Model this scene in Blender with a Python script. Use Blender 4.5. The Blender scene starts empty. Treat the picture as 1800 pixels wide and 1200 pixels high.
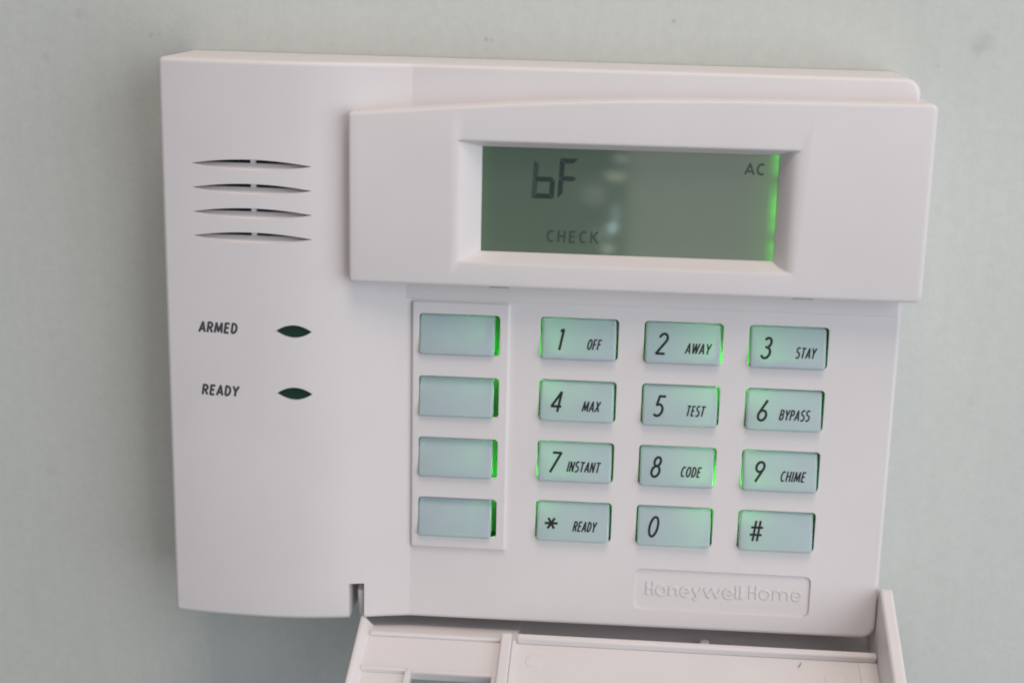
import bpy, bmesh, math, random
from mathutils import Vector, Matrix
S = 0.001                      # everything below is written in millimetres
sc = bpy.context.scene
COL = sc.collection

# ------------------------------------------------------------------ camera
def make_camera():
    cam = bpy.data.cameras.new('camera'); o = bpy.data.objects.new('camera', cam); COL.objects.link(o)
    cam.sensor_width = 36; cam.lens = 54.0; cam.clip_start = 0.01; cam.clip_end = 50
    pit, yaw, rol = (math.radians(a) for a in (14.047, -4.2731, 1.2738))
    r0 = Vector((math.cos(yaw), -math.sin(yaw), 0)); h = Vector((math.sin(yaw), math.cos(yaw), 0)); z = Vector((0, 0, 1))
    fwd = math.cos(pit) * h - math.sin(pit) * z
    u0 = math.sin(pit) * h + math.cos(pit) * z
    right = math.cos(rol) * r0 + math.sin(rol) * u0
    up = -math.sin(rol) * r0 + math.cos(rol) * u0
    m = Matrix((right, up, -fwd)).transposed().to_4x4()
    m.translation = Vector((37.676, -301.133, 70.168)) * S
    o.matrix_world = m
    cam.dof.use_dof = True; cam.dof.focus_distance = 0.318; cam.dof.aperture_fstop = 16
    sc.camera = o
make_camera()

# ------------------------------------------------------------------ light
w = bpy.data.worlds.new('World'); sc.world = w; w.use_nodes = True
bg = w.node_tree.nodes['Background']
bg.inputs['Color'].default_value = (0.90, 0.93, 1.0, 1); bg.inputs['Strength'].default_value = 0.225

def area(name, loc, target, size, power, col, shape='RECTANGLE', size_y=None):
    l = bpy.data.lights.new(name, 'AREA'); l.shape = shape; l.size = size; l.energy = power; l.color = col
    if size_y: l.size_y = size_y
    o = bpy.data.objects.new(name, l); COL.objects.link(o)
    o.location = loc
    o.rotation_euler = (Vector(target) - Vector(loc)).to_track_quat('-Z', 'Y').to_euler()
    return o
area('window_light', (0.66, -0.62, 0.10), (0.02, 0, -0.01), 0.8, 6.1, (0.88, 0.93, 1.0), size_y=0.9)
area('ceiling_lamp', (0.12, -0.50, 1.04), (0.03, 0.0, 0.0), 0.5, 7.0, (1.0, 0.83, 0.72), size_y=0.5)
# added lights behind the camera, made up to put reflections in the display glass
area('reflection_fill', (0.138, -0.90, -0.125), (0.05, 0, 0.02), 0.205, 0.235, (1.0, 0.92, 0.85), size_y=0.20)
for (x, z, sx, sz, p, c) in ((32.0, -12.5, 9, 2.2, .00030, (1, .95, .75)), (32.5, -27.5, 2.6, 9, .00022, (.6, .9, 1)), (31.5, -33.0, 3.4, 2.6, .00035, (.7, .95, 1)),
                             (30.0, -41.5, 5, 3, .00022, (1, 1, 1)), (24.0, -20.0, 10, 8, .00022, (1, .95, .9)), (27.0, -36.0, 9, 1.6, .00010, (.9, 1, .95)), (34.0, -5.5, 6, 2, .00015, (1, 1, 1))):
    area('added_glint', (x * S, -0.305, z * S), (x * S, 0, z * S + 0.02), sx * S, p * 1.1, c, 'ELLIPSE', sz * S)  # unseen light added only for its glint in the display

sc.view_settings.view_transform = 'Standard'; sc.view_settings.look = 'None'
sc.view_settings.exposure = -0.12; sc.view_settings.gamma = 1.0; sc.view_settings.use_curve_mapping = False
sc.render.engine = 'CYCLES'
sc.cycles.pixel_filter_type = 'BLACKMAN_HARRIS'; sc.cycles.filter_width = 1.9
sc.cycles.max_bounces = 10; sc.cycles.diffuse_bounces = 5; sc.cycles.transmission_bounces = 8

# ------------------------------------------------------------------ materials
def mat(name):
    m = bpy.data.materials.new(name); m.use_nodes = True
    nt = m.node_tree; b = nt.nodes['Principled BSDF']
    return m, nt, b, nt.nodes, nt.links
def plastic(name, col, rough=0.45, grain=0.02, bev=0.25, spec=0.4):
    m, nt, b, N, L = mat(name)
    b.inputs['Roughness'].default_value = rough; b.inputs['Specular IOR Level'].default_value = spec
    tc = N.new('ShaderNodeTexCoord')
    n1 = N.new('ShaderNodeTexNoise'); n1.inputs['Scale'].default_value = 45; n1.inputs['Detail'].default_value = 4
    n2 = N.new('ShaderNodeTexNoise'); n2.inputs['Scale'].default_value = 2600; n2.inputs['Detail'].default_value = 2
    L.new(tc.outputs['Object'], n1.inputs['Vector']); L.new(tc.outputs['Object'], n2.inputs['Vector'])
    r = N.new('ShaderNodeValToRGB'); L.new(n1.outputs['Fac'], r.inputs['Fac'])
    r.color_ramp.elements[0].position = .3; r.color_ramp.elements[1].position = .72
    r.color_ramp.elements[0].color = (*[c * .955 for c in col], 1); r.color_ramp.elements[1].color = (*col, 1)
    L.new(r.outputs['Color'], b.inputs['Base Color'])
    bp = N.new('ShaderNodeBump'); bp.inputs['Strength'].default_value = grain * 6; bp.inputs['Distance'].default_value = 0.00004
    L.new(n2.outputs['Fac'], bp.inputs['Height'])
    if bev:
        bv = N.new('ShaderNodeBevel'); bv.samples = 6; bv.inputs['Radius'].default_value = bev * S
        L.new(bv.outputs['Normal'], bp.inputs['Normal'])
    L.new(bp.outputs['Normal'], b.inputs['Normal'])
    return m
WHITE = (0.745, 0.715, 0.715)
M_white = plastic('white_plastic', WHITE)
M_visor = plastic('white_visor_plastic', WHITE, bev=0.8)
M_board = plastic('green_circuit_board', (0.12, 0.40, 0.14), 0.5, bev=0)
M_cavity_dark = plastic('darkened_cavity_walls', (0.02, 0.03, 0.022), 0.6, bev=0)  # dark colour put on the key cavity walls to curb LED bounce
M_dark = plastic('black_slot_backing', (0.012, 0.012, 0.013), 0.8, bev=0)  # black for the plate added to keep the vent openings dark

def paint(name, col, rough=.5):
    m, nt, b, N, L = mat(name)
    tc = N.new('ShaderNodeTexCoord'); n = N.new('ShaderNodeTexNoise'); n.inputs['Scale'].default_value = 900
    L.new(tc.outputs['Object'], n.inputs['Vector'])
    r = N.new('ShaderNodeValToRGB'); L.new(n.outputs['Fac'], r.inputs['Fac'])
    r.color_ramp.elements[0].color = (*col, 1); r.color_ramp.elements[1].color = (*[c * 1.5 + .004 for c in col], 1)
    L.new(r.outputs['Color'], b.inputs['Base Color']); b.inputs['Roughness'].default_value = rough
    return m
M_ink = paint('black_ink', (0.006, 0.007, 0.008))
M_grey_ink = paint('grey_ink', (0.05, 0.053, 0.062))
M_segment = paint('lcd_segment_dark', (0.012, 0.028, 0.024), .3)
M_segment_pale = paint('lcd_segment_pale', (0.030, 0.050, 0.040), .3)

def key_material():
    m = bpy.data.materials.new('frosted_silicone_key'); m.use_nodes = True
    nt = m.node_tree; N = nt.nodes; L = nt.links
    N.remove(N['Principled BSDF']); out = N['Material Output']
    tc = N.new('ShaderNodeTexCoord')
    n = N.new('ShaderNodeTexNoise'); n.inputs['Scale'].default_value = 160; n.inputs['Detail'].default_value = 3
    L.new(tc.outputs['Object'], n.inputs['Vector'])
    r = N.new('ShaderNodeValToRGB'); L.new(n.outputs['Fac'], r.inputs['Fac'])
    r.color_ramp.elements[0].color = (0.46, 0.535, 0.61, 1); r.color_ramp.elements[1].color = (0.52, 0.595, 0.67, 1)
    d = N.new('ShaderNodeBsdfPrincipled'); d.inputs['Roughness'].default_value = .42; d.inputs['Specular IOR Level'].default_value = .45
    L.new(r.outputs['Color'], d.inputs['Base Color'])
    bv = N.new('ShaderNodeBevel'); bv.samples = 4; bv.inputs['Radius'].default_value = .2 * S
    L.new(bv.outputs['Normal'], d.inputs['Normal'])
    t = N.new('ShaderNodeBsdfTranslucent'); t.inputs['Color'].default_value = (.74, .82, .84, 1)
    mx = N.new('ShaderNodeMixShader'); mx.inputs[0].default_value = .20
    L.new(d.outputs[0], mx.inputs[1]); L.new(t.outputs[0], mx.inputs[2]); L.new(mx.outputs[0], out.inputs['Surface'])
    return m
M_key = key_material()

def emit(name, col, strength):
    m, nt, b, N, L = mat(name)
    b.inputs['Base Color'].default_value = (*col, 1); b.inputs['Emission Color'].default_value = (*col, 1)
    b.inputs['Emission Strength'].default_value = strength
    return m
M_led = emit('green_led', (0.06, 1.0, 0.02), 6)

def lens_material():
    m, nt, b, N, L = mat('dark_green_lens')
    b.inputs['Base Color'].default_value = (0.009, 0.040, 0.025, 1); b.inputs['Roughness'].default_value = .22
    return m
M_lens = lens_material()

def lcd_material():
    m, nt, b, N, L = mat('lcd_glass')
    tc = N.new('ShaderNodeTexCoord'); sep = N.new('ShaderNodeSeparateXYZ'); L.new(tc.outputs['Object'], sep.inputs[0])
    n = N.new('ShaderNodeTexNoise'); n.inputs['Scale'].default_value = 70; n.inputs['Detail'].default_value = 3
    L.new(tc.outputs['Object'], n.inputs['Vector'])
    r = N.new('ShaderNodeValToRGB'); L.new(n.outputs['Fac'], r.inputs['Fac'])
    r.color_ramp.elements[0].color = (0.072, 0.122, 0.080, 1); r.color_ramp.elements[1].color = (0.096, 0.146, 0.100, 1)
    L.new(r.outputs['Color'], b.inputs['Base Color'])
    b.inputs['Roughness'].default_value = .5
    b.inputs['Coat Weight'].default_value = 1; b.inputs['Coat Roughness'].default_value = .055; b.inputs['Coat IOR'].default_value = 1.5
    # edge-lit backlight: green light guide bright at its lit right-hand edge
    nz = N.new('ShaderNodeTexNoise'); nz.noise_dimensions = '1D'; nz.inputs['Scale'].default_value = 190; nz.inputs['Detail'].default_value = 1
    L.new(sep.outputs['Z'], nz.inputs['W'])
    mr = N.new('ShaderNodeMapRange'); mr.inputs['From Min'].default_value = .3; mr.inputs['From Max'].default_value = .7
    mr.inputs['To Min'].default_value = .1; mr.inputs['To Max'].default_value = 1.3; L.new(nz.outputs['Fac'], mr.inputs['Value'])
    def falloff(x0, x1, p):
        a = N.new('ShaderNodeMapRange'); a.inputs['From Min'].default_value = x0 * S; a.inputs['From Max'].default_value = x1 * S
        L.new(sep.outputs['X'], a.inputs['Value'])
        q = N.new('ShaderNodeMath'); q.operation = 'POWER'; L.new(a.outputs[0], q.inputs[0]); q.inputs[1].default_value = p
        return q
    a = falloff(64.2, 66.0, 1.4); c = falloff(58, 66.2, 2.2); e = falloff(11.5, 8.5, 1.5)
    def mul(x, k):
        q = N.new('ShaderNodeMath'); q.operation = 'MULTIPLY'; L.new(x.outputs[0], q.inputs[0])
        if isinstance(k, float): q.inputs[1].default_value = k
        else: L.new(k.outputs[0], q.inputs[1])
        return q
    def add(x, y):
        q = N.new('ShaderNodeMath'); q.operation = 'ADD'; L.new(x.outputs[0], q.inputs[0]); L.new(y.outputs[0], q.inputs[1]); return q
    tot = add(add(mul(mul(a, mr), .46), mul(c, .11)), mul(e, .03))
    b.inputs['Emission Color'].default_value = (0.07, 1.0, 0.03, 1)
    L.new(tot.outputs[0], b.inputs['Emission Strength'])
    return m
M_lcd = lcd_material()

def wall_material():
    m, nt, b, N, L = mat('painted_wall')
    tc = N.new('ShaderNodeTexCoord')
    mp = N.new('ShaderNodeMapping'); mp.inputs['Scale'].default_value = (1, 1, .12); L.new(tc.outputs['Object'], mp.inputs['Vector'])
    n = N.new('ShaderNodeTexNoise'); n.inputs['Scale'].default_value = 260; n.inputs['Detail'].default_value = 5; L.new(mp.outputs[0], n.inputs['Vector'])
    n2 = N.new('ShaderNodeTexNoise'); n2.inputs['Scale'].default_value = 14; n2.inputs['Detail'].default_value = 5; L.new(tc.outputs['Object'], n2.inputs['Vector'])
    add = N.new('ShaderNodeMath'); add.operation = 'MULTIPLY_ADD'; L.new(n.outputs['Fac'], add.inputs[0]); add.inputs[1].default_value = .45
    L.new(n2.outputs['Fac'], add.inputs[2])
    r = N.new('ShaderNodeValToRGB'); L.new(add.outputs[0], r.inputs['Fac'])
    r.color_ramp.elements[0].position = .45; r.color_ramp.elements[1].position = 1.0
    r.color_ramp.elements[0].color = (0.555, 0.583, 0.548, 1); r.color_ramp.elements[1].color = (0.605, 0.632, 0.597, 1)
    n4 = N.new('ShaderNodeTexNoise'); n4.inputs['Scale'].default_value = 420; n4.inputs['Detail'].default_value = 6; n4.inputs['Roughness'].default_value = .75; L.new(tc.outputs['Object'], n4.inputs['Vector'])
    mm = N.new('ShaderNodeMapRange'); L.new(n4.outputs['Fac'], mm.inputs['Value']); mm.inputs['From Min'].default_value = .3; mm.inputs['From Max'].default_value = .7
    mm.inputs['To Min'].default_value = .955; mm.inputs['To Max'].default_value = 1.04
    mo = N.new('ShaderNodeMix'); mo.data_type = 'RGBA'; mo.blend_type = 'MULTIPLY'; mo.inputs['Factor'].default_value = 1
    L.new(r.outputs['Color'], mo.inputs[6]); L.new(mm.outputs[0], mo.inputs[7])
    last = mo.outputs[2]
    # scuffs and specks on the paint: (x, z, radius, strength) in millimetres
    geo = tc.outputs['Object']
    wob = N.new('ShaderNodeTexNoise'); wob.inputs['Scale'].default_value = 500; L.new(geo, wob.inputs['Vector'])
    for (x, z, rad, st) in ((7.0, 53.5, .55, .75), (8.0, 53.4, .5, .3), (7.1, 51.4, .35, .35), (45.3, 58.1, .5, .55), (-63.8, 52.6, .8, .3), (-62.0, 52.8, .6, .3),
                            (107.6, 55.3, 2.8, .25), (106.5, 53.6, 1.6, .2), (-79, 56.5, 1.6, .2), (-86.5, 47.5, 1.2, .18), (99, 50.5, .5, .3), (112, -20, 1.4, .15), (-90, -45, 1.8, .12)):
        d = N.new('ShaderNodeVectorMath'); d.operation = 'DISTANCE'; L.new(geo, d.inputs[0]); d.inputs[1].default_value = (x * S, 0, z * S)
        wv = N.new('ShaderNodeMath'); wv.operation = 'MULTIPLY_ADD'; L.new(wob.outputs['Fac'], wv.inputs[0]); wv.inputs[1].default_value = rad * S * 1.2; L.new(d.outputs['Value'], wv.inputs[2])
        mr = N.new('ShaderNodeMapRange'); L.new(wv.outputs[0], mr.inputs['Value'])
        mr.inputs['From Min'].default_value = rad * S * .7; mr.inputs['From Max'].default_value = rad * S * 1.7
        mr.inputs['To Min'].default_value = st * .6; mr.inputs['To Max'].default_value = 0
        mx = N.new('ShaderNodeMix'); mx.data_type = 'RGBA'; L.new(mr.outputs[0], mx.inputs['Factor']); L.new(last, mx.inputs[6]); mx.inputs[7].default_value = (.14, .13, .12, 1)
        last = mx.outputs[2]
    L.new(last, b.inputs['Base Color']); b.inputs['Roughness'].default_value = .62; b.inputs['Specular IOR Level'].default_value = .3
    n3 = N.new('ShaderNodeTexNoise'); n3.inputs['Scale'].default_value = 900; n3.inputs['Detail'].default_value = 4; L.new(tc.outputs['Object'], n3.inputs['Vector'])
    ad = N.new('ShaderNodeMath'); ad.operation = 'ADD'; L.new(n3.outputs['Fac'], ad.inputs[0]); L.new(n.outputs['Fac'], ad.inputs[1])
    bp = N.new('ShaderNodeBump'); bp.inputs['Strength'].default_value = .35; bp.inputs['Distance'].default_value = .00014; L.new(ad.outputs[0], bp.inputs['Height'])
    L.new(bp.outputs['Normal'], b.inputs['Normal'])
    return m
M_wall = wall_material()

# ------------------------------------------------------------------ mesh helpers (all in mm)
def mesh_of(verts, faces, name, recalc=True):
    me = bpy.data.meshes.new(name)
    me.from_pydata([(x * S, y * S, z * S) for x, y, z in verts], [], faces)
    if not recalc: return me
    bm = bmesh.new(); bm.from_mesh(me); bmesh.ops.recalc_face_normals(bm, faces=bm.faces); bm.to_mesh(me); bm.free()
    me.update(); return me
def smooth(me, ang=32):
    for p in me.polygons: p.use_smooth = True
    me.set_sharp_from_angle(angle=math.radians(ang))
def obj(name, me, material, parent=None, sm=32):
    o = bpy.data.objects.new(name, me); COL.objects.link(o)
    if material: me.materials.clear(); me.materials.append(material)
    if sm: smooth(me, sm)
    o.parent = parent
    return o
def join(parts):                      # list of (verts, faces)
    V, F = [], []
    for v, f in parts:
        k = len(V); V += v; F += [tuple(i + k for i in g) for g in f]
    return V, F
def box(x0, x1, y0, y1, z0, z1):
    v = [(x, y, z) for x in (x0, x1) for y in (y0, y1) for z in (z0, z1)]
    f = [(0, 1, 3, 2), (4, 6, 7, 5), (0, 4, 5, 1), (2, 3, 7, 6), (0, 2, 6, 4), (1, 5, 7, 3)]
    return v, (f if volume(v, f) > 0 else [g[::-1] for g in f])
def volume(V, F):
    t = 0
    for f in F:
        a = Vector(V[f[0]])
        for i in range(1, len(f) - 1): t += a.dot(Vector(V[f[i]]).cross(Vector(V[f[i + 1]])))
    return t
def loft(loops, cap0=True, cap1=True, strip=False):
    n = len(loops[0]); V = [p for l in loops for p in l]; F = []
    for k in range(len(loops) - 1):
        for i in range(n):
            j = (i + 1) % n; F.append((k * n + i, k * n + j, (k + 1) * n + j, (k + 1) * n + i))
    e = (len(loops) - 1) * n
    if strip:                                      # caps as ladders of quads between the two chains
        for i in range(n // 2 - 1):
            q = (i, i + 1, n - 2 - i, n - 1 - i)
            F.append(q[::-1]); F.append(tuple(e + k for k in q))
    else:
        if cap0: F.append(tuple(range(n))[::-1])
        if cap1: F.append(tuple(range(e, e + n)))
    if volume(V, F) < 0: F = [f[::-1] for f in F]
    return V, F
def rrect(x0, x1, z0, z1, r, n=5):    # rounded rectangle outline as (x, z)
    P = []
    for cx, cz, a0 in ((x1 - r, z1 - r, 0), (x0 + r, z1 - r, 90), (x0 + r, z0 + r, 180), (x1 - r, z0 + r, 270)):
        for i in range(n + 1):
            a = math.radians(a0 + 90 * i / n); P.append((cx + r * math.cos(a), cz + r * math.sin(a)))
    return P
def prism(outline, y0, y1):
    return loft([[(x, y0, z) for x, z in outline], [(x, y1, z) for x, z in outline]])
def slab(x0, x1, top, bot, R0, R1, r, front, yback, xs):
    """bevelled plate: outline from functions top(x)/bot(x), corner radii R0 (left) and R1 (right),
    rounded front edge r, front face depth front(x), open quads between stations"""
    st = []
    for i in range(7): st.append(('L', math.radians(90 - 15 * i)))
    st += [('M', x) for x in xs if x0 + R0 < x < x1 - R1]
    for i in range(7): st.append(('R', math.radians(15 * i)))
    def loop(d, dy):
        T, B = [], []
        for k, a in st:
            if k == 'M': x = a; T.append((x, top(x) - d)); B.append((x, bot(x) + d)); continue
            R = R0 if k == 'L' else R1; cx = x0 + R if k == 'L' else x1 - R; sgn = -1 if k == 'L' else 1
            x = cx + sgn * (R - d) * math.sin(a)
            T.append((x, top(cx) - R + (R - d) * math.cos(a))); B.append((x, bot(cx) + R - (R - d) * math.cos(a)))
        return [(x, (front(x) + dy) if dy is not None else yback, z) for x, z in T], [(x, (front(x) + dy) if dy is not None else yback, z) for x, z in B]
    steps = [(0, None), (0, r)] + [(r * (1 - math.cos(math.radians(a))), r * (1 - math.sin(math.radians(a)))) for a in (22.5, 45, 67.5, 90)]
    V, F = [], []; n = len(st); rings = []
    for d, dy in steps:
        T, B = loop(d, dy); k = len(V); V += T + B[::-1]; rings.append(k)
    m = 2 * n
    for a, b in zip(rings, rings[1:]):
        for i in range(m):
            j = (i + 1) % m; F.append((a + i, a + j, b + j, b + i))
    for k in (rings[0], rings[-1]):
        for i in range(n - 1): F.append((k + i, k + i + 1, k + m - 2 - i, k + m - 1 - i))
    return V, F
def cut(me, cutters, name):
    """boolean differences one after another; a failed one is retried with the cutter nudged a few microns"""
    for c in cutters:
        n0 = len(me.vertices)
        for k in range(6):
            base = bpy.data.objects.new('tmp_base', me); COL.objects.link(base)
            o = bpy.data.objects.new('tmp_cut', mesh_of(*c, 'tmp', recalc=False)); COL.objects.link(o)
            o.location = (k * 3.1e-6, k * 2.3e-6, k * 4.7e-6)
            md = base.modifiers.new('b', 'BOOLEAN'); md.operation = 'DIFFERENCE'; md.solver = 'EXACT'; md.object = o
            dg = bpy.context.evaluated_depsgraph_get(); dg.update()
            out = bpy.data.meshes.new_from_object(base.evaluated_get(dg))
            bpy.data.objects.remove(o); bpy.data.objects.remove(base)
            if len(out.vertices) > .7 * n0: break
            print('boolean retry', name, k)
        me = out
    me.name = name
    return me
def frange(a, b, step):
    n = max(1, int(round((b - a) / step))); return [a + (b - a) * i / n for i in range(n + 1)]

# ---- lettering
def E(cx, cy, rx, ry, a0, a1, n=16):
    return [(cx + rx * math.cos(math.radians(a0 + (a1 - a0) * i / n)), cy + ry * math.sin(math.radians(a0 + (a1 - a0) * i / n))) for i in range(n + 1)]
S_UP = E(.2, .76, .16, .23, 40, 270, 12)
S_LO = E(.2, .27, .17, .26, 90, -140, 12)
GL = {
 '0': (.44, [E(.22, .5, .2, .48, 90, 450, 28)]), '1': (.3, [[(.06, .90), (.2, .985), (.2, 0)]]),
 '2': (.46, [E(.23, .75, .19, .23, 170, -28) + [(.03, .03), (.45, .03)]]),
 '3': (.44, [E(.2, .76, .16, .22, 150, -75), [(.12, .535), (.22, .535)], E(.2, .27, .2, .255, 82, -155)]),
 '4': (.5, [[(.36, 0), (.36, .97), (.02, .27), (.5, .27)]]),
 '5': (.44, [[(.44, .97), (.14, .97), (.09, .55)] + E(.2, .30, .21, .28, 118, -140)]),
 '6': (.44, [[(.33, 1.0), (.06, .40)], E(.22, .26, .19, .24, 90, 450, 24)]),
 '7': (.46, [[(.02, .97), (.44, .97), (.10, 0)]]),
 '8': (.44, [E(.22, .76, .15, .215, 90, 450, 22), E(.22, .28, .19, .26, 90, 450, 22)]),
 '9': (.44, [E(.22, .73, .19, .24, 90, 450, 24), [(.39, .63), (.13, 0)]]),
 '*': (.5, [[(.25 + .27 * math.cos(a), .5 + .25 * math.sin(a)), (.25 - .27 * math.cos(a), .5 - .25 * math.sin(a))] for a in (0, math.pi / 3, 2 * math.pi / 3)]),
 '#': (.5, [[(.17, .08), (.17, .92)], [(.36, .08), (.36, .92)], [(0, .34), (.52, .34)], [(0, .64), (.52, .64)]]),
 'O': (.42, [E(.21, .5, .18, .46, 90, 450, 24)]), 'F': (.34, [[(.05, 0), (.05, .95), (.32, .95)], [(.05, .52), (.29, .52)]]),
 'A': (.42, [[(.01, 0), (.21, .97), (.41, 0)], [(.08, .30), (.34, .30)]]), 'W': (.6, [[(.01, 1), (.16, .04), (.30, .95), (.44, .04), (.59, 1)]]),
 'Y': (.4, [[(.01, 1), (.2, .45), (.39, 1)], [(.2, .45), (.2, 0)]]), 'S': (.38, [S_UP + S_LO]),
 'T': (.46, [[(.0, .95), (.46, .95)], [(.23, .95), (.23, 0)]]), 'M': (.56, [[(.03, 0), (.09, .96), (.28, .12), (.47, .96), (.53, 0)]]),
 'X': (.42, [[(.02, 0), (.39, 1)], [(.03, 1), (.40, 0)]]), 'E': (.36, [[(.33, .95), (.05, .95), (.05, .05), (.33, .05)], [(.05, .52), (.30, .52)]]),
 'B': (.4, [[(.05, .05), (.05, .95), (.2, .95)] + E(.2, .74, .14, .21, 90, -90, 8) + [(.05, .53)], [(.2, .53)] + E(.2, .29, .16, .24, 90, -90, 8) + [(.05, .05)]]),
 'P': (.38, [[(.05, 0), (.05, .95), (.19, .95)] + E(.19, .71, .15, .24, 90, -90, 8) + [(.05, .47)]]),
 'I': (.1, [[(.05, 0), (.05, 1)]]), 'N': (.44, [[(.05, 0), (.05, .97), (.39, .03), (.39, 1)]]),
 'C': (.38, [E(.22, .5, .18, .46, 52, 308, 16)]), 'D': (.4, [[(.05, .05), (.05, .95), (.14, .95)] + E(.14, .5, .22, .45, 90, -90, 12) + [(.05, .05)]]),
 'H': (.42, [[(.05, 0), (.05, 1)], [(.37, 0), (.37, 1)], [(.05, .52), (.37, .52)]]),
 'K': (.42, [[(.05, 0), (.05, 1)], [(.39, 1), (.07, .42)], [(.17, .56), (.41, 0)]]),
 'o': (.54, [E(.27, .35, .23, .33, 90, 450, 24)]), 'n': (.5, [[(.06, 0), (.06, .7)], [(.06, .42)] + E(.25, .42, .19, .26, 165, 0, 10) + [(.44, 0)]]),
 'e': (.52, [[(.06, .37), (.46, .37)], E(.26, .35, .22, .33, 4, 315, 20)]), 'y': (.5, [[(.03, .7), (.26, .05)], [(.48, .7), (.2, -.12), (.06, -.25)]]),
 'w': (.88, [[(.02, .7), (.23, .03), (.44, .66), (.65, .03), (.86, .7)]]), 'l': (.14, [[(.07, 0), (.07, 1)]]),
 'm': (.82, [[(.06, 0), (.06, .7)], [(.06, .44)] + E(.23, .44, .17, .24, 165, 0, 10) + [(.40, 0)], [(.40, .44)] + E(.58, .44, .18, .24, 165, 0, 10) + [(.76, 0)]]),
 'R': (.4, [[(.05, 0), (.05, .95), (.19, .95)] + E(.19, .72, .15, .23, 90, -90, 8) + [(.05, .49)], [(.2, .49), (.38, 0)]]),
}
def ribbon(pts, hw):
    L_, R_ = [], []
    closed = len(pts) > 3 and math.dist(pts[0], pts[-1]) < 1e-6
    n = len(pts)
    for i, p in enumerate(pts):
        a = pts[i - 1] if i else (pts[-2] if closed else None)
        b = pts[i + 1] if i < n - 1 else (pts[1] if closed else None)
        def nd(s, e):
            d = math.dist(s, e) or 1; return ((e[0] - s[0]) / d, (e[1] - s[1]) / d)
        d1 = nd(a, p) if a else nd(p, b); d2 = nd(p, b) if b else d1
        n1 = (-d1[1], d1[0]); n2 = (-d2[1], d2[0]); mx, my = n1[0] + n2[0], n1[1] + n2[1]; l = math.hypot(mx, my) or 1e-6
        mx /= l; my /= l; k = min(hw / max(mx * n1[0] + my * n1[1], .35), hw * 1.5)
        L_.append((p[0] + mx * k, p[1] + my * k)); R_.append((p[0] - mx * k, p[1] - my * k))
    return L_, R_
def split_sharp(pts, hw):
    """break a stroke at its sharp corners so every limb keeps its full width"""
    out, cur = [], [pts[0]]
    def unit(a, b):
        d = math.dist(a, b) or 1; return ((b[0] - a[0]) / d, (b[1] - a[1]) / d)
    for i in range(1, len(pts)):
        cur.append(pts[i])
        if i < len(pts) - 1:
            d1, d2 = unit(pts[i - 1], pts[i]), unit(pts[i], pts[i + 1])
            if d1[0] * d2[0] + d1[1] * d2[1] < .55:
                e = hw * .45
                cur[-1] = (pts[i][0] + d1[0] * e, pts[i][1] + d1[1] * e); out.append(cur)
                cur = [(pts[i][0] - d2[0] * e, pts[i][1] - d2[1] * e)]
    out.append(cur)
    return out
def stroke_text(txt, x0, width, base, height, yfun, weight, shear, gap=.13, depth=0):
    adv = 0; items = []
    for ch in txt:
        wd, strokes = GL[ch]
        items += [[(adv + x, y) for x, y in s] for s in strokes]; adv += wd + gap
    adv -= gap
    kx = width / adv if width else height
    V, F = [], []
    limbs = []
    for s in items: limbs += split_sharp([(x0 + x * kx + shear * y * height, base + y * height) for x, y in s], weight / 2)
    for si, pts in enumerate(limbs):
        l, r = ribbon(pts, weight / 2); k = len(V); dy = -.004 * (si % 3)
        V += [(x, yfun(x, z) + dy, z) for x, z in l] + [(x, yfun(x, z) + dy, z) for x, z in r]
        n = len(pts)
        if not depth:
            F += [(k + i, k + i + 1, k + n + i + 1, k + n + i) for i in range(n - 1)]; continue
        V += [(x, y - depth, z) for x, y, z in V[k:k + 2 * n]]; t = k + 2 * n
        for i in range(n - 1):
            F += [(k + i, k + i + 1, k + n + i + 1, k + n + i), (t + i, t + i + 1, t + n + i + 1, t + n + i),
                  (k + i, k + i + 1, t + i + 1, t + i), (k + n + i, k + n + i + 1, t + n + i + 1, t + n + i)]
        F += [(k, t, t + n, k + n), (k + n - 1, t + n - 1, t + 2 * n - 1, k + 2 * n - 1)]
    return mesh_of(V, F, 'lettering')

# ------------------------------------------------------------------ setting: the wall
WALL_Y = 20.2
wv = [(-1500, 0, -1200), (1500, 0, -1200), (1500, 0, 1500), (-1500, 0, 1500), (-1500, 60, -1200), (1500, 60, -1200), (1500, 60, 1500), (-1500, 60, 1500)]
wall = obj('wall', mesh_of(wv, [(0, 1, 2, 3), (4, 7, 6, 5), (0, 4, 5, 1), (3, 2, 6, 7), (0, 3, 7, 4), (1, 5, 6, 2)], 'wall'), M_wall, None, 0)
wall.location = (0, WALL_Y * S, 0); wall['kind'] = 'structure'
wall['label'] = 'pale grey green painted wall behind the keypad'

# ------------------------------------------------------------------ the keypad
keypad = bpy.data.objects.new('alarm_keypad', None); COL.objects.link(keypad)
keypad.empty_display_size = .02
keypad['label'] = 'white plastic wall alarm keypad with green lit keys, small display and open flap'
keypad['category'] = 'alarm keypad'

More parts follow.
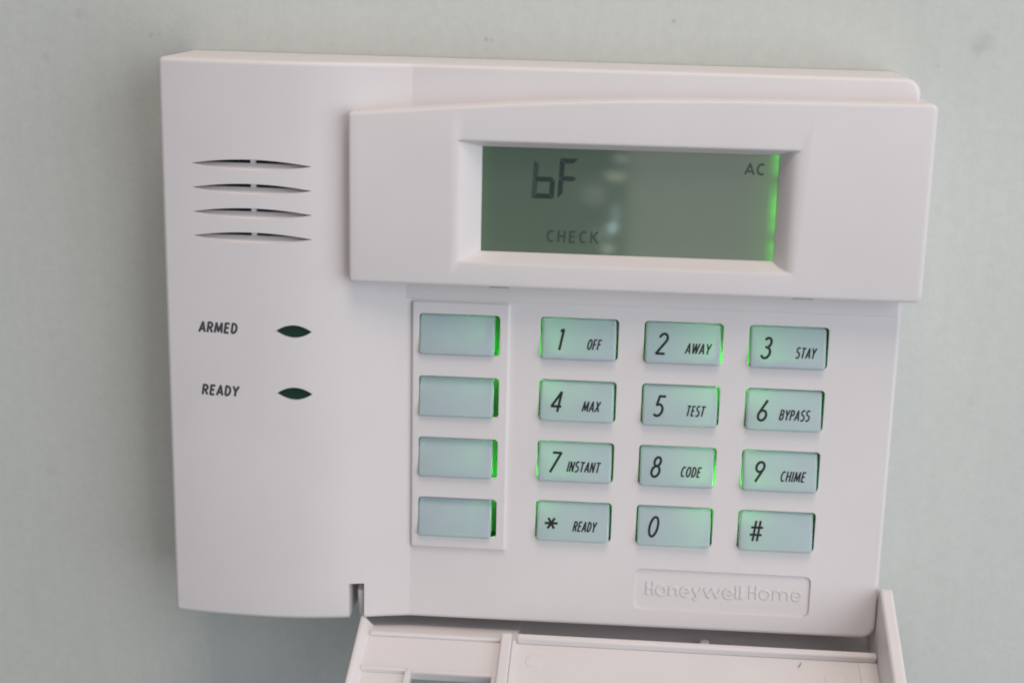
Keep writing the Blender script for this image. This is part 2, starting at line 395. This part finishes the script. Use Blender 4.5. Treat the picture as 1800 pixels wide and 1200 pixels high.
XL, XR, XC = -55.4, 92.4, -5.4
PROF = [(-56, -2.75), (-50, -3.55), (-44, -4.08), (-38, -4.38), (-33, -4.42), (-27, -4.1), (-21, -3.25), (-16, -2.2), (-11, -1.1), (XC, 0)]
def prof(x):
    if x >= XC: return 0.0
    if x <= PROF[0][0]: return PROF[0][1]
    for i in range(len(PROF) - 1):
        if PROF[i][0] <= x <= PROF[i + 1][0]: break
    def tan(k):
        if k == 0: return (PROF[1][1] - PROF[0][1]) / (PROF[1][0] - PROF[0][0])
        if k == len(PROF) - 1: return .18
        return (PROF[k + 1][1] - PROF[k - 1][1]) / (PROF[k + 1][0] - PROF[k - 1][0])
    (xa, ya), (xb, yb) = PROF[i], PROF[i + 1]; h = xb - xa; t = (x - xa) / h
    return (2*t**3 - 3*t**2 + 1) * ya + (t**3 - 2*t**2 + t) * h * tan(i) + (-2*t**3 + 3*t**2) * yb + (t**3 - t**2) * h * tan(i + 1)

PX, KW, PZ, KH = 20.897, 15.765, 13.0, 8.55     # key grid
def hole(c, r):
    if c == 0: return (-3.7, 12.75, -13.05 * r - 8.5, -13.05 * r - .03)
    return (c * PX, c * PX + KW, -PZ * r - KH, -PZ * r)

# --- housing
body = slab(XL, XR, lambda x: 49.75 - .5 * (x - XL) / (XR - XL), lambda x: -66.85 + .65 * (x - XL) / (XR - XL), 1.1, 3.0, .85, prof, 20.0, frange(XL, XC, .9) + [XC] + frange(XC + .6, XR, 6))
cav = [box(-4.6, 80.5, 0.7, 9.5, -49.8, 1.2), box(-52, -22, -1.5, 10, 10, 34), ]
holes = []
for c in range(4):
    for r in range(4):
        x0, x1, z0, z1 = hole(c, r); e = .35 if c == 0 else 0
        holes.append(prism(rrect(x0 - e, x1 + e, z0 - e, z1 + e, .8), -6, 3))
SLOTS = [29.25, 24.45, 19.6, 14.75]
def lens_half(xc, hw, x0, x1, n=16):   # stations of a pointed oval between x0 and x1
    P = []
    for i in range(n + 1):
        x = x0 + (x1 - x0) * i / n; t = (x - xc) / hw; P.append((x, max(0.03, 1 - t * t)))
    return P
def slot_cutters(deep):
    out = []
    xc, hw, hh = -36.9, 11.95, 1.08
    for zc in SLOTS:
        for xa, xb in (((xc - hw + .05, xc + hw - .05),) if not deep else ((xc - hw + 1.2, xc - .5), (xc + .5, xc + hw - 1.2))):
            P = lens_half(xc, hw, xa, xb, 24)
            def ring(y, lo, hi=1.0):
                up = [(x, y(x), zc + hi * hh * k) for x, k in P]; dn = [(x, y(x), zc + lo * hh * k) for x, k in P]
                return up + dn[::-1]
            if deep: out.append(loft([ring(lambda x: prof(x) - .4, .16, .985), ring(lambda x: 3.0, .16, .985)], strip=True))
            else: out.append(loft([ring(lambda x: prof(x) - .30, -1.0), ring(lambda x: prof(x) + .3, -1), ring(lambda x: prof(x) + 1.9, .18)], strip=True))
    return out
def oval(xc, zc, hw, hh, n=14):
    up = [(xc - hw + 2 * hw * i / n, zc + hh * (1 - (2 * i / n - 1) ** 2)) for i in range(n + 1)]
    return up + [(x, 2 * zc - z) for x, z in up[-2:0:-1]]
LENS = [(-28.8, -4.16), (-28.78, -17.2)]
lens_c = [prism(oval(x, z, 3.65, 1.33), -9, 0) for x, z in LENS]
notch = box(-18.0, -14.9, -9, 7, -70, -58.8)
badge = prism(rrect(42.0, 78.4, -62.1, -53.1, 1.3), -5, .42)
under = box(-14.2, 91.0, 1.4, 16, -70, -64.6)          # hollow behind the lower lip where the flap hinges
me = mesh_of(*body, 'housing')
me = cut(me, [join(cav), join(holes), join(slot_cutters(False)), join(slot_cutters(True)), join(lens_c), notch, badge, under], 'housing')
housing = obj('housing', me, M_white, keypad)
for p in me.polygons:                            # sloping vent floors stay plain facets
    c = p.center / S
    if -51 < c.x < -23 and 12 < c.z < 32 and prof(c.x) + .05 < c.y < 2: p.use_smooth = False
def curved_normals(me):
    base = [tuple(c.vector) for c in me.corner_normals]
    on = [abs(v.co.y / S - prof(v.co.x / S)) < .012 for v in me.vertices]
    for p in me.polygons:
        if p.normal.y > -.8 or not all(on[v] for v in p.vertices): continue
        flat = p.center.x / S > XC
        for li, vi in zip(p.loop_indices, p.vertices):
            x = me.vertices[vi].co.x / S
            d = 0 if flat else (prof(min(x, XC - 1e-4)) - prof(x - .4)) / .4 if x > XC - .2 else (prof(x + .2) - prof(x - .2)) / .4
            base[li] = tuple(Vector((d, -1, 0)).normalized())
    me.normals_split_custom_set(base)
curved_normals(me)
me.materials.append(M_cavity_dark)                    # cavity walls coloured dark to stop white plastic bouncing the LED light
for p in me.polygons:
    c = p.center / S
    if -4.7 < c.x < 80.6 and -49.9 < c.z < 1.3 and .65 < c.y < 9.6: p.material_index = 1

# divider post in the middle of every vent slot is the housing itself; black plate added behind to darken the openings
obj('slot_backing', mesh_of(*prism(rrect(-51.9, -22.1, 10.1, 33.9, 1), -.6, 6), 'slot_backing'), M_dark, keypad)
obj('circuit_board', mesh_of(*box(-4.5, 80.4, 8.2, 9.4, -49.7, 1.1), 'circuit_board'), M_board, keypad, 0)
LEDS = [(17.6, -10.9), (17.6, -36.9), (60.1, -10.9), (60.1, -36.9)]
led_me = mesh_of(*join([box(-.8, .8, -.7, .0, -.5, .5)]), 'led')
for i, (x, z) in enumerate(LEDS):
    o = obj('led', led_me, M_led, keypad, 0); o.location = (x * S, 8.2 * S, z * S)
    l = bpy.data.lights.new('led_glow', 'POINT'); l.energy = .0046; l.color = (0.14, 1.0, 0.10); l.shadow_soft_size = .0012
    lo = bpy.data.objects.new('led_glow', l); COL.objects.link(lo); lo.location = (x * S, 5.2 * S, z * S)

# indicator lenses
for k, (x, z) in enumerate(LENS):
    o = obj('indicator_lens', mesh_of(*prism(oval(x, z, 3.6, 1.29), -3.55, -1.0), 'indicator_lens'), M_lens, keypad)
    o['label'] = 'dark green indicator window beside the printed word ' + ('ARMED', 'READY')[k]
obj('printed_word', stroke_text('ARMED', -48.35, 7.85, -5.0, 2.12, lambda x, z: prof(x) - .03, .47, .16, .14), M_grey_ink, keypad, 0)
obj('printed_word', stroke_text('READY', -48.1, 7.6, -18.2, 2.12, lambda x, z: prof(x) - .03, .47, .16, .14), M_grey_ink, keypad, 0)

# key column bezel plate
kb = slab(-5.2, 14.75, lambda x: 2.4, lambda x: -50.4, .5, .5, .45, lambda x: -.75, .2, [0, 10])
me = cut(mesh_of(*kb, 'key_bezel'), [join([prism(rrect(*[hole(0, r)[i] for i in (0, 1, 2, 3)], .8), -6, 3) for r in range(4)])], 'key_bezel')
kbz = obj('key_bezel', me, M_white, keypad)
# faint ledge under the display hood
obj('ledge', mesh_of(*slab(-6.6, 91.6, lambda x: 12, lambda x: 2.75, .2, .2, .18, lambda x: -.2, .3, [30, 60]), 'ledge'), M_white, keypad)

# --- keys
LEG = {(1, 0): ('1', 'OFF', 9.45, 2.65), (2, 0): ('2', 'AWAY', 8.3, 4.8), (3, 0): ('3', 'STAY', 9.25, 3.8),
       (1, 1): ('4', 'MAX', 8.9, 3.4), (2, 1): ('5', 'TEST', 8.95, 3.7), (3, 1): ('6', 'BYPASS', 6.85, 5.9),
       (1, 2): ('7', 'INSTANT', 6.2, 6.6), (2, 2): ('8', 'CODE', 8.55, 4.0), (3, 2): ('9', 'CHIME', 7.9, 4.9),
       (1, 3): ('*', 'READY', 7.8, 4.6), (2, 3): ('0', None, 0, 0), (3, 3): ('#', None, 0, 0)}
def key_mesh(x0, x1, z0, z1, ytop, ybot):
    def fy(z): return ytop + (ybot - ytop) * (z1 - z) / (z1 - z0)
    R, r = .7, .5
    loops = [[(x, 1.15, z) for x, z in rrect(x0, x1, z0, z1, R)]]
    for a in (0, 22.5, 45, 67.5, 90):
        d = r * (1 - math.cos(math.radians(a))); dy = r * (1 - math.sin(math.radians(a)))
        loops.append([(x, fy(z) + dy, z) for x, z in rrect(x0 + d, x1 - d, z0 + d, z1 - d, max(R - d, .2))])
    return mesh_of(*loft(loops, cap0=False), 'key'), fy
num_key, fyn = key_mesh(.30, KW - .42, -KH + .04, -.2, .62, -1.35)
blank_key, fyb = key_mesh(.04, 15.35, -8.42, -.2, .35, -1.75)
WORD = {'*': 'star', '#': 'hash'}
for c in range(4):
    for r in range(4):
        x0, x1, z0, z1 = hole(c, r)
        o = obj('key', num_key if c else blank_key, M_key, keypad)
        o.location = (x0 * S, 0, z1 * S)
        if c == 0: continue
        n, t, lx, lw = LEG[(c, r)]
        o['label'] = ('frosted key marked %s' % n) + ((' and %s' % t) if t else '')
        yf = lambda x, z: fyn(z) - .025
        nx = {'1': 3.1, '4': 2.4, '*': 2.1}.get(n, 2.35)
        if n == '*': nm = stroke_text(n, nx - .15, 0, -7.3, 5.0, yf, .50, .05)
        elif n == '#': nm = stroke_text(n, nx - .1, 2.35, -6.8, 4.9, yf, .46, .16)
        else: nm = stroke_text(n, nx, (GL[n][0] * 4.15), -6.55, 4.1, yf, .50, .20)
        obj('numeral', nm, M_ink, o, 0)
        if t: obj('legend', stroke_text(t, lx, lw, -6.25, 2.05, yf, .31, .22, gap=.14), M_ink, o, 0)

# --- display hood with its window
VX0, VX1, VB, VY = -17.2, 94.8, 6.9, -6.0
TOPC = [(-17.2, 40.3), (7, 42.35), (31, 43.9), (57.7, 44.7), (95, 45.1)]
def vtop(x):
    # Lagrange through the measured crest
    s = 0
    for i, (xi, zi) in enumerate(TOPC):
        k = zi
        for j, (xj, _) in enumerate(TOPC):
            if j != i: k *= (x - xj) / (xi - xj)
        s += k
    return s
vis = slab(VX0, VX1, vtop, lambda x: VB, .6, 1.3, .6, lambda x: VY, 5.0, frange(VX0, VX1, 2.5))
IN = (8.7, 66.2, 13.4, 34.15); OUT = (4.2, 70.0, 11.75, 35.6)
def rect(q, y): x0, x1, z0, z1 = q; return [(x0, y, z0), (x1, y, z0), (x1, y, z1), (x0, y, z1)]
ext = tuple(o + (o - i) * .25 for o, i in zip(OUT, IN))
rings = [rect(tuple(o + (o - i) * .02 for o, i in zip(OUT, IN)), VY - .6)]
for k in range(11):
    t = k / 10; g = (t ** .8, t ** .55, t, t)           # how far each side has closed in at depth t
    rings.append(rect(tuple(o + (i - o) * q for o, i, q in zip(OUT, IN, g)), VY + (-2.0 - VY) * t))
win = loft(rings + [rect(IN, 2.5)])
hm = cut(mesh_of(*vis, 'display_hood'), [win], 'display_hood')
hood = obj('display_hood', hm, M_visor, keypad)
for xa in (12.8, 72.1):                                  # catch slots on the hood's lower edge: grey bars painting in their shade
    obj('catch_slot_shade', mesh_of(*box(xa - 2, xa + 2, -5.3, -4.7, VB - .14, VB + .5), 'catch_slot_shade'), M_grey_ink, hood, 0)

lcd = obj('display', mesh_of(*box(IN[0] + .02, IN[1] - .02, -1.95, 1.5, IN[2] + .02, IN[3] - .02), 'display'), M_lcd, keypad, 0)
lcd['label'] = 'grey green liquid crystal display reading bF, CHECK and AC'
YL = -2.0
def seg(pts, m):
    obj('segment', mesh_of([(x, YL, z) for x, z in pts], [tuple(range(len(pts)))], 'segment'), m, lcd, 0)
def digit(x, z, wd, ht, on, sh=.05, th=.95):
    def P(u, v): return (x + u + sh * v, z + v)
    h = ht / 2; g = .09; t = th
    A = {'a': [(g, ht), (wd - g, ht), (wd - g - t, ht - t), (g + t, ht - t)],
         'd': [(g, 0), (wd - g, 0), (wd - g - t, t), (g + t, t)],
         'f': [(0, ht - g), (t, ht - g - t), (t, h + g + t / 2), (0, h + g)],
         'e': [(0, g), (t, g + t), (t, h - g - t / 2), (0, h - g)],
         'b': [(wd, ht - g), (wd - t, ht - g - t), (wd - t, h + g + t / 2), (wd, h + g)],
         'c': [(wd, g), (wd - t, g + t), (wd - t, h - g - t / 2), (wd, h - g)],
         'g': [(g * 2, h), (g + t * .8, h + t / 2), (wd - g - t * .8, h + t / 2), (wd - 2 * g, h), (wd - g - t * .8, h - t / 2), (g + t * .8, h - t / 2)]}
    for k, m in on.items(): seg([P(u, v) for u, v in A[k]], m)
digit(18.55, 24.3, 4.35, 7.55, {'f': M_segment_pale, 'e': M_segment_pale, 'g': M_segment, 'c': M_segment, 'd': M_segment})
digit(23.6, 24.4, 3.6, 7.85, {'a': M_segment, 'f': M_segment, 'e': M_segment, 'g': M_segment})
obj('display_word', stroke_text('CHECK', 21.75, 10.1, 15.7, 2.3, lambda x, z: YL, .40, .03, .2), M_segment_pale, lcd, 0)
obj('display_word', stroke_text('AC', 59.8, 3.8, 30.25, 2.15, lambda x, z: YL, .38, .05, .1), M_segment_pale, lcd, 0)

# --- maker's badge: raised lettering in the sunk panel
bw = lambda x, z: .44
b1 = obj('badge_lettering', stroke_text('Honeywell', 44.5, 20.1, -58.9, 2.9, bw, .62, 0, .09, .14), M_white, keypad, 25)
b2 = obj('badge_lettering', stroke_text('Home', 65.8, 11.0, -58.7, 2.95, bw, .32, 0, .10, .14), M_white, keypad, 25)

# --- flap, hinged along the lower edge and hanging open
TILT = math.radians(18); HY, HZ = 0.0, -66.0
def D(x, u, n): return (x, HY - u * math.cos(TILT) - n * math.sin(TILT), HZ - u * math.sin(TILT) + n * math.cos(TILT))
def dbox(x0, x1, u0, u1, n0, n1):
    v = [D(x, u, n) for x in (x0, x1) for u in (u0, u1) for n in (n0, n1)]
    return v, [(0, 1, 3, 2), (4, 6, 7, 5), (0, 4, 5, 1), (2, 3, 7, 6), (0, 2, 6, 4), (1, 5, 7, 3)]
flap = bpy.data.objects.new('flap', None); COL.objects.link(flap); flap.parent = keypad
flap.empty_display_size = .01
flap['label'] = 'white hinged cover flap hanging open below the keys'
def dobj(name, parts, bev=.25, parent=None, m=None):
    o = obj(name, mesh_of(*join(parts), name), m or M_white, parent or flap)
    if bev:
        md = o.modifiers.new('edge', 'BEVEL'); md.width = bev * S; md.segments = 3; md.limit_method = 'ANGLE'
    return o
FL = -1.9                      # floor level of the flap below its rim
hq = [(-16, -7.2), (-1.5, -6.4), (2.2, -4.0), (4.19, -1.95), (4.19, -3.7), (2.4, -6.0), (-1.5, -8.2), (-16, -9.0)]
hv, HF = loft([[D(17.9, u, n) for u, n in hq], [D(92.6, u, n) for u, n in hq]])
hq2 = [(-16, -7.2), (-3.5, -5.4), (0, -3.4), (2.2, -2.4), (4.19, -1.95), (4.19, -3.7), (0, -5.5), (-4, -7.5), (-16, -9.0)]
hv2, HF2 = loft([[D(-15.4, u, n) for u, n in hq2], [D(17.89, u, n) for u, n in hq2]])
# floor plates leave the latch opening free (x -2.9..13.4, u 15.6..23)
dobj('floor_panel', [dbox(17.2, 92.4, 4.2, 73, FL - 1.8, FL)], .1)
dobj('floor_panel', [dbox(-15.4, 17.19, 4.2, 15.6, FL - 1.8, FL)], .1)
dobj('hinge_trough', [(hv, HF)], 0)
dobj('hinge_trough', [(hv2, HF2)], 0)
dobj('floor_panel', [dbox(-15.4, -3.0, 15.61, 27, FL - 1.8, FL - .35)], .1)
dobj('floor_panel', [dbox(13.5, 17.19, 15.61, 73, FL - 1.8, FL)], .1)
dobj('floor_panel', [dbox(-15.4, 13.49, 27.01, 73, FL - 1.8, FL)], .1)
dobj('rear_rib', [dbox(17.9, 92.42, 3.9, 5.5, FL - .1, -.15)], .45)
dobj('rear_rib', [dbox(-13.2, 14.6, 4.3, 5.4, FL - .1, -1.25)], .3)
dobj('side_rib', [dbox(14.6, 16.9, 4.0, 70, FL - .1, -.15)], .4)
dobj('side_rib', [dbox(16.95, 17.9, 5.0, 70, FL - .1, -1.2)], .2)
dobj('side_step', [dbox(88.6, 92.45, 5.52, 70, FL - .1, FL + .22)], .12)
dobj('step_rib', [dbox(-13.6, -3.6, 14.5, 15.5, FL - .1, FL + .45)], .2)
dobj('frame_rib', [dbox(-4.4, -3.05, 14.6, 27, FL - .4, FL + .45), ], .3)
dobj('frame_rib', [dbox(-3.04, 13.45, 14.6, 15.55, FL - .4, FL + .25), ], .2)
# left rim: low sloping wall
lv = [D(-15.7, 1.2, FL - 1.8), D(-15.7, 73, FL - 1.8), D(-15.7, 73, -.1), D(-15.7, 1.2, -.1),
      D(-12.2, 1.2, FL - 1.8), D(-12.2, 73, FL - 1.8), D(-14.9, 73, -.1), D(-14.9, 1.2, -.1)]
dobj('left_rim', [(lv, [(0, 1, 2, 3), (4, 7, 6, 5), (0, 4, 5, 1), (3, 2, 6, 7), (0, 3, 7, 4), (1, 5, 6, 2)])], .3)
# right cheek: tall wall that wraps the side of the housing when closed
def cheek(x0, x1):
    o = [(-4.2, 0), (-13, -4), (-13, -8.8), (-1, -7), (2, FL - 1.8), (73, FL - 1.8), (73, 4.2), (21.3, 8.85), (-1.4, 11.0)]
    for i in range(6):
        a = math.radians(80 + 100 * i / 5); o.append((-2.2 + 2.0 * math.cos(a), 9.1 + 2.0 * math.sin(a)))
    return loft([[D(x0, u, n) for u, n in o], [D(x1, u, n) for u, n in o]])
dobj('right_cheek', [cheek(92.47, 95.1)], .55)
# hinge arm in the slot and a hinge nub
dobj('hinge_arm', [dbox(-16.5, -15.1, -6.0, -.6, -3.5, 5.2)], .6)
nub = [(57.4 + 1.0 * math.cos(i * math.pi / 8), 1.0 * math.sin(i * math.pi / 8)) for i in range(16)]
dobj('hinge_nub', [loft([[D(x, -1.2 + q, -7) for x, q in nub], [D(x, -1.2 + q, -4.5) for x, q in nub]])], .3)
# ejector pin marks, slightly raised discs
def disc(x, u, rad, n0, n1, k=28):
    c = [(x + rad * math.cos(i * 2 * math.pi / k), u + rad * math.sin(i * 2 * math.pi / k)) for i in range(k)]
    return loft([[D(a, b, n0) for a, b in c], [D(a, b, n1) for a, b in c]])
dobj('pin_mark', [disc(83.6, 10.8, 2.3, FL - .2, FL + .07)], .03)
dobj('pin_mark', [disc(22.0, 10.2, 1.9, FL - .2, FL + .05)], .03)

# a crumb of dirt on the flap
rnd = random.Random(3)
fv, ff = [], []
for i in range(5):
    for k in range(6):
        a = k * math.pi / 3; rr = (.06, .14, .16, .12, .04)[i] * rnd.uniform(.8, 1.2)
        fv.append(D(76.6 + (i - 2) * .22 + rr * .4 * math.cos(a), 7.2 - (i - 2) * .42, FL + .14 + rr * .8 * math.sin(a)))
for i in range(4):
    for k in range(6): ff.append((i * 6 + k, i * 6 + (k + 1) % 6, i * 6 + 6 + (k + 1) % 6, i * 6 + 6 + k))
ff += [tuple(range(6)), tuple(range(24, 30))]
fl = obj('dirt_speck', mesh_of(fv, ff, 'dirt_speck'), M_ink)
fl['label'] = 'tiny dark speck of dirt lying on the open white flap'; fl['category'] = 'speck'
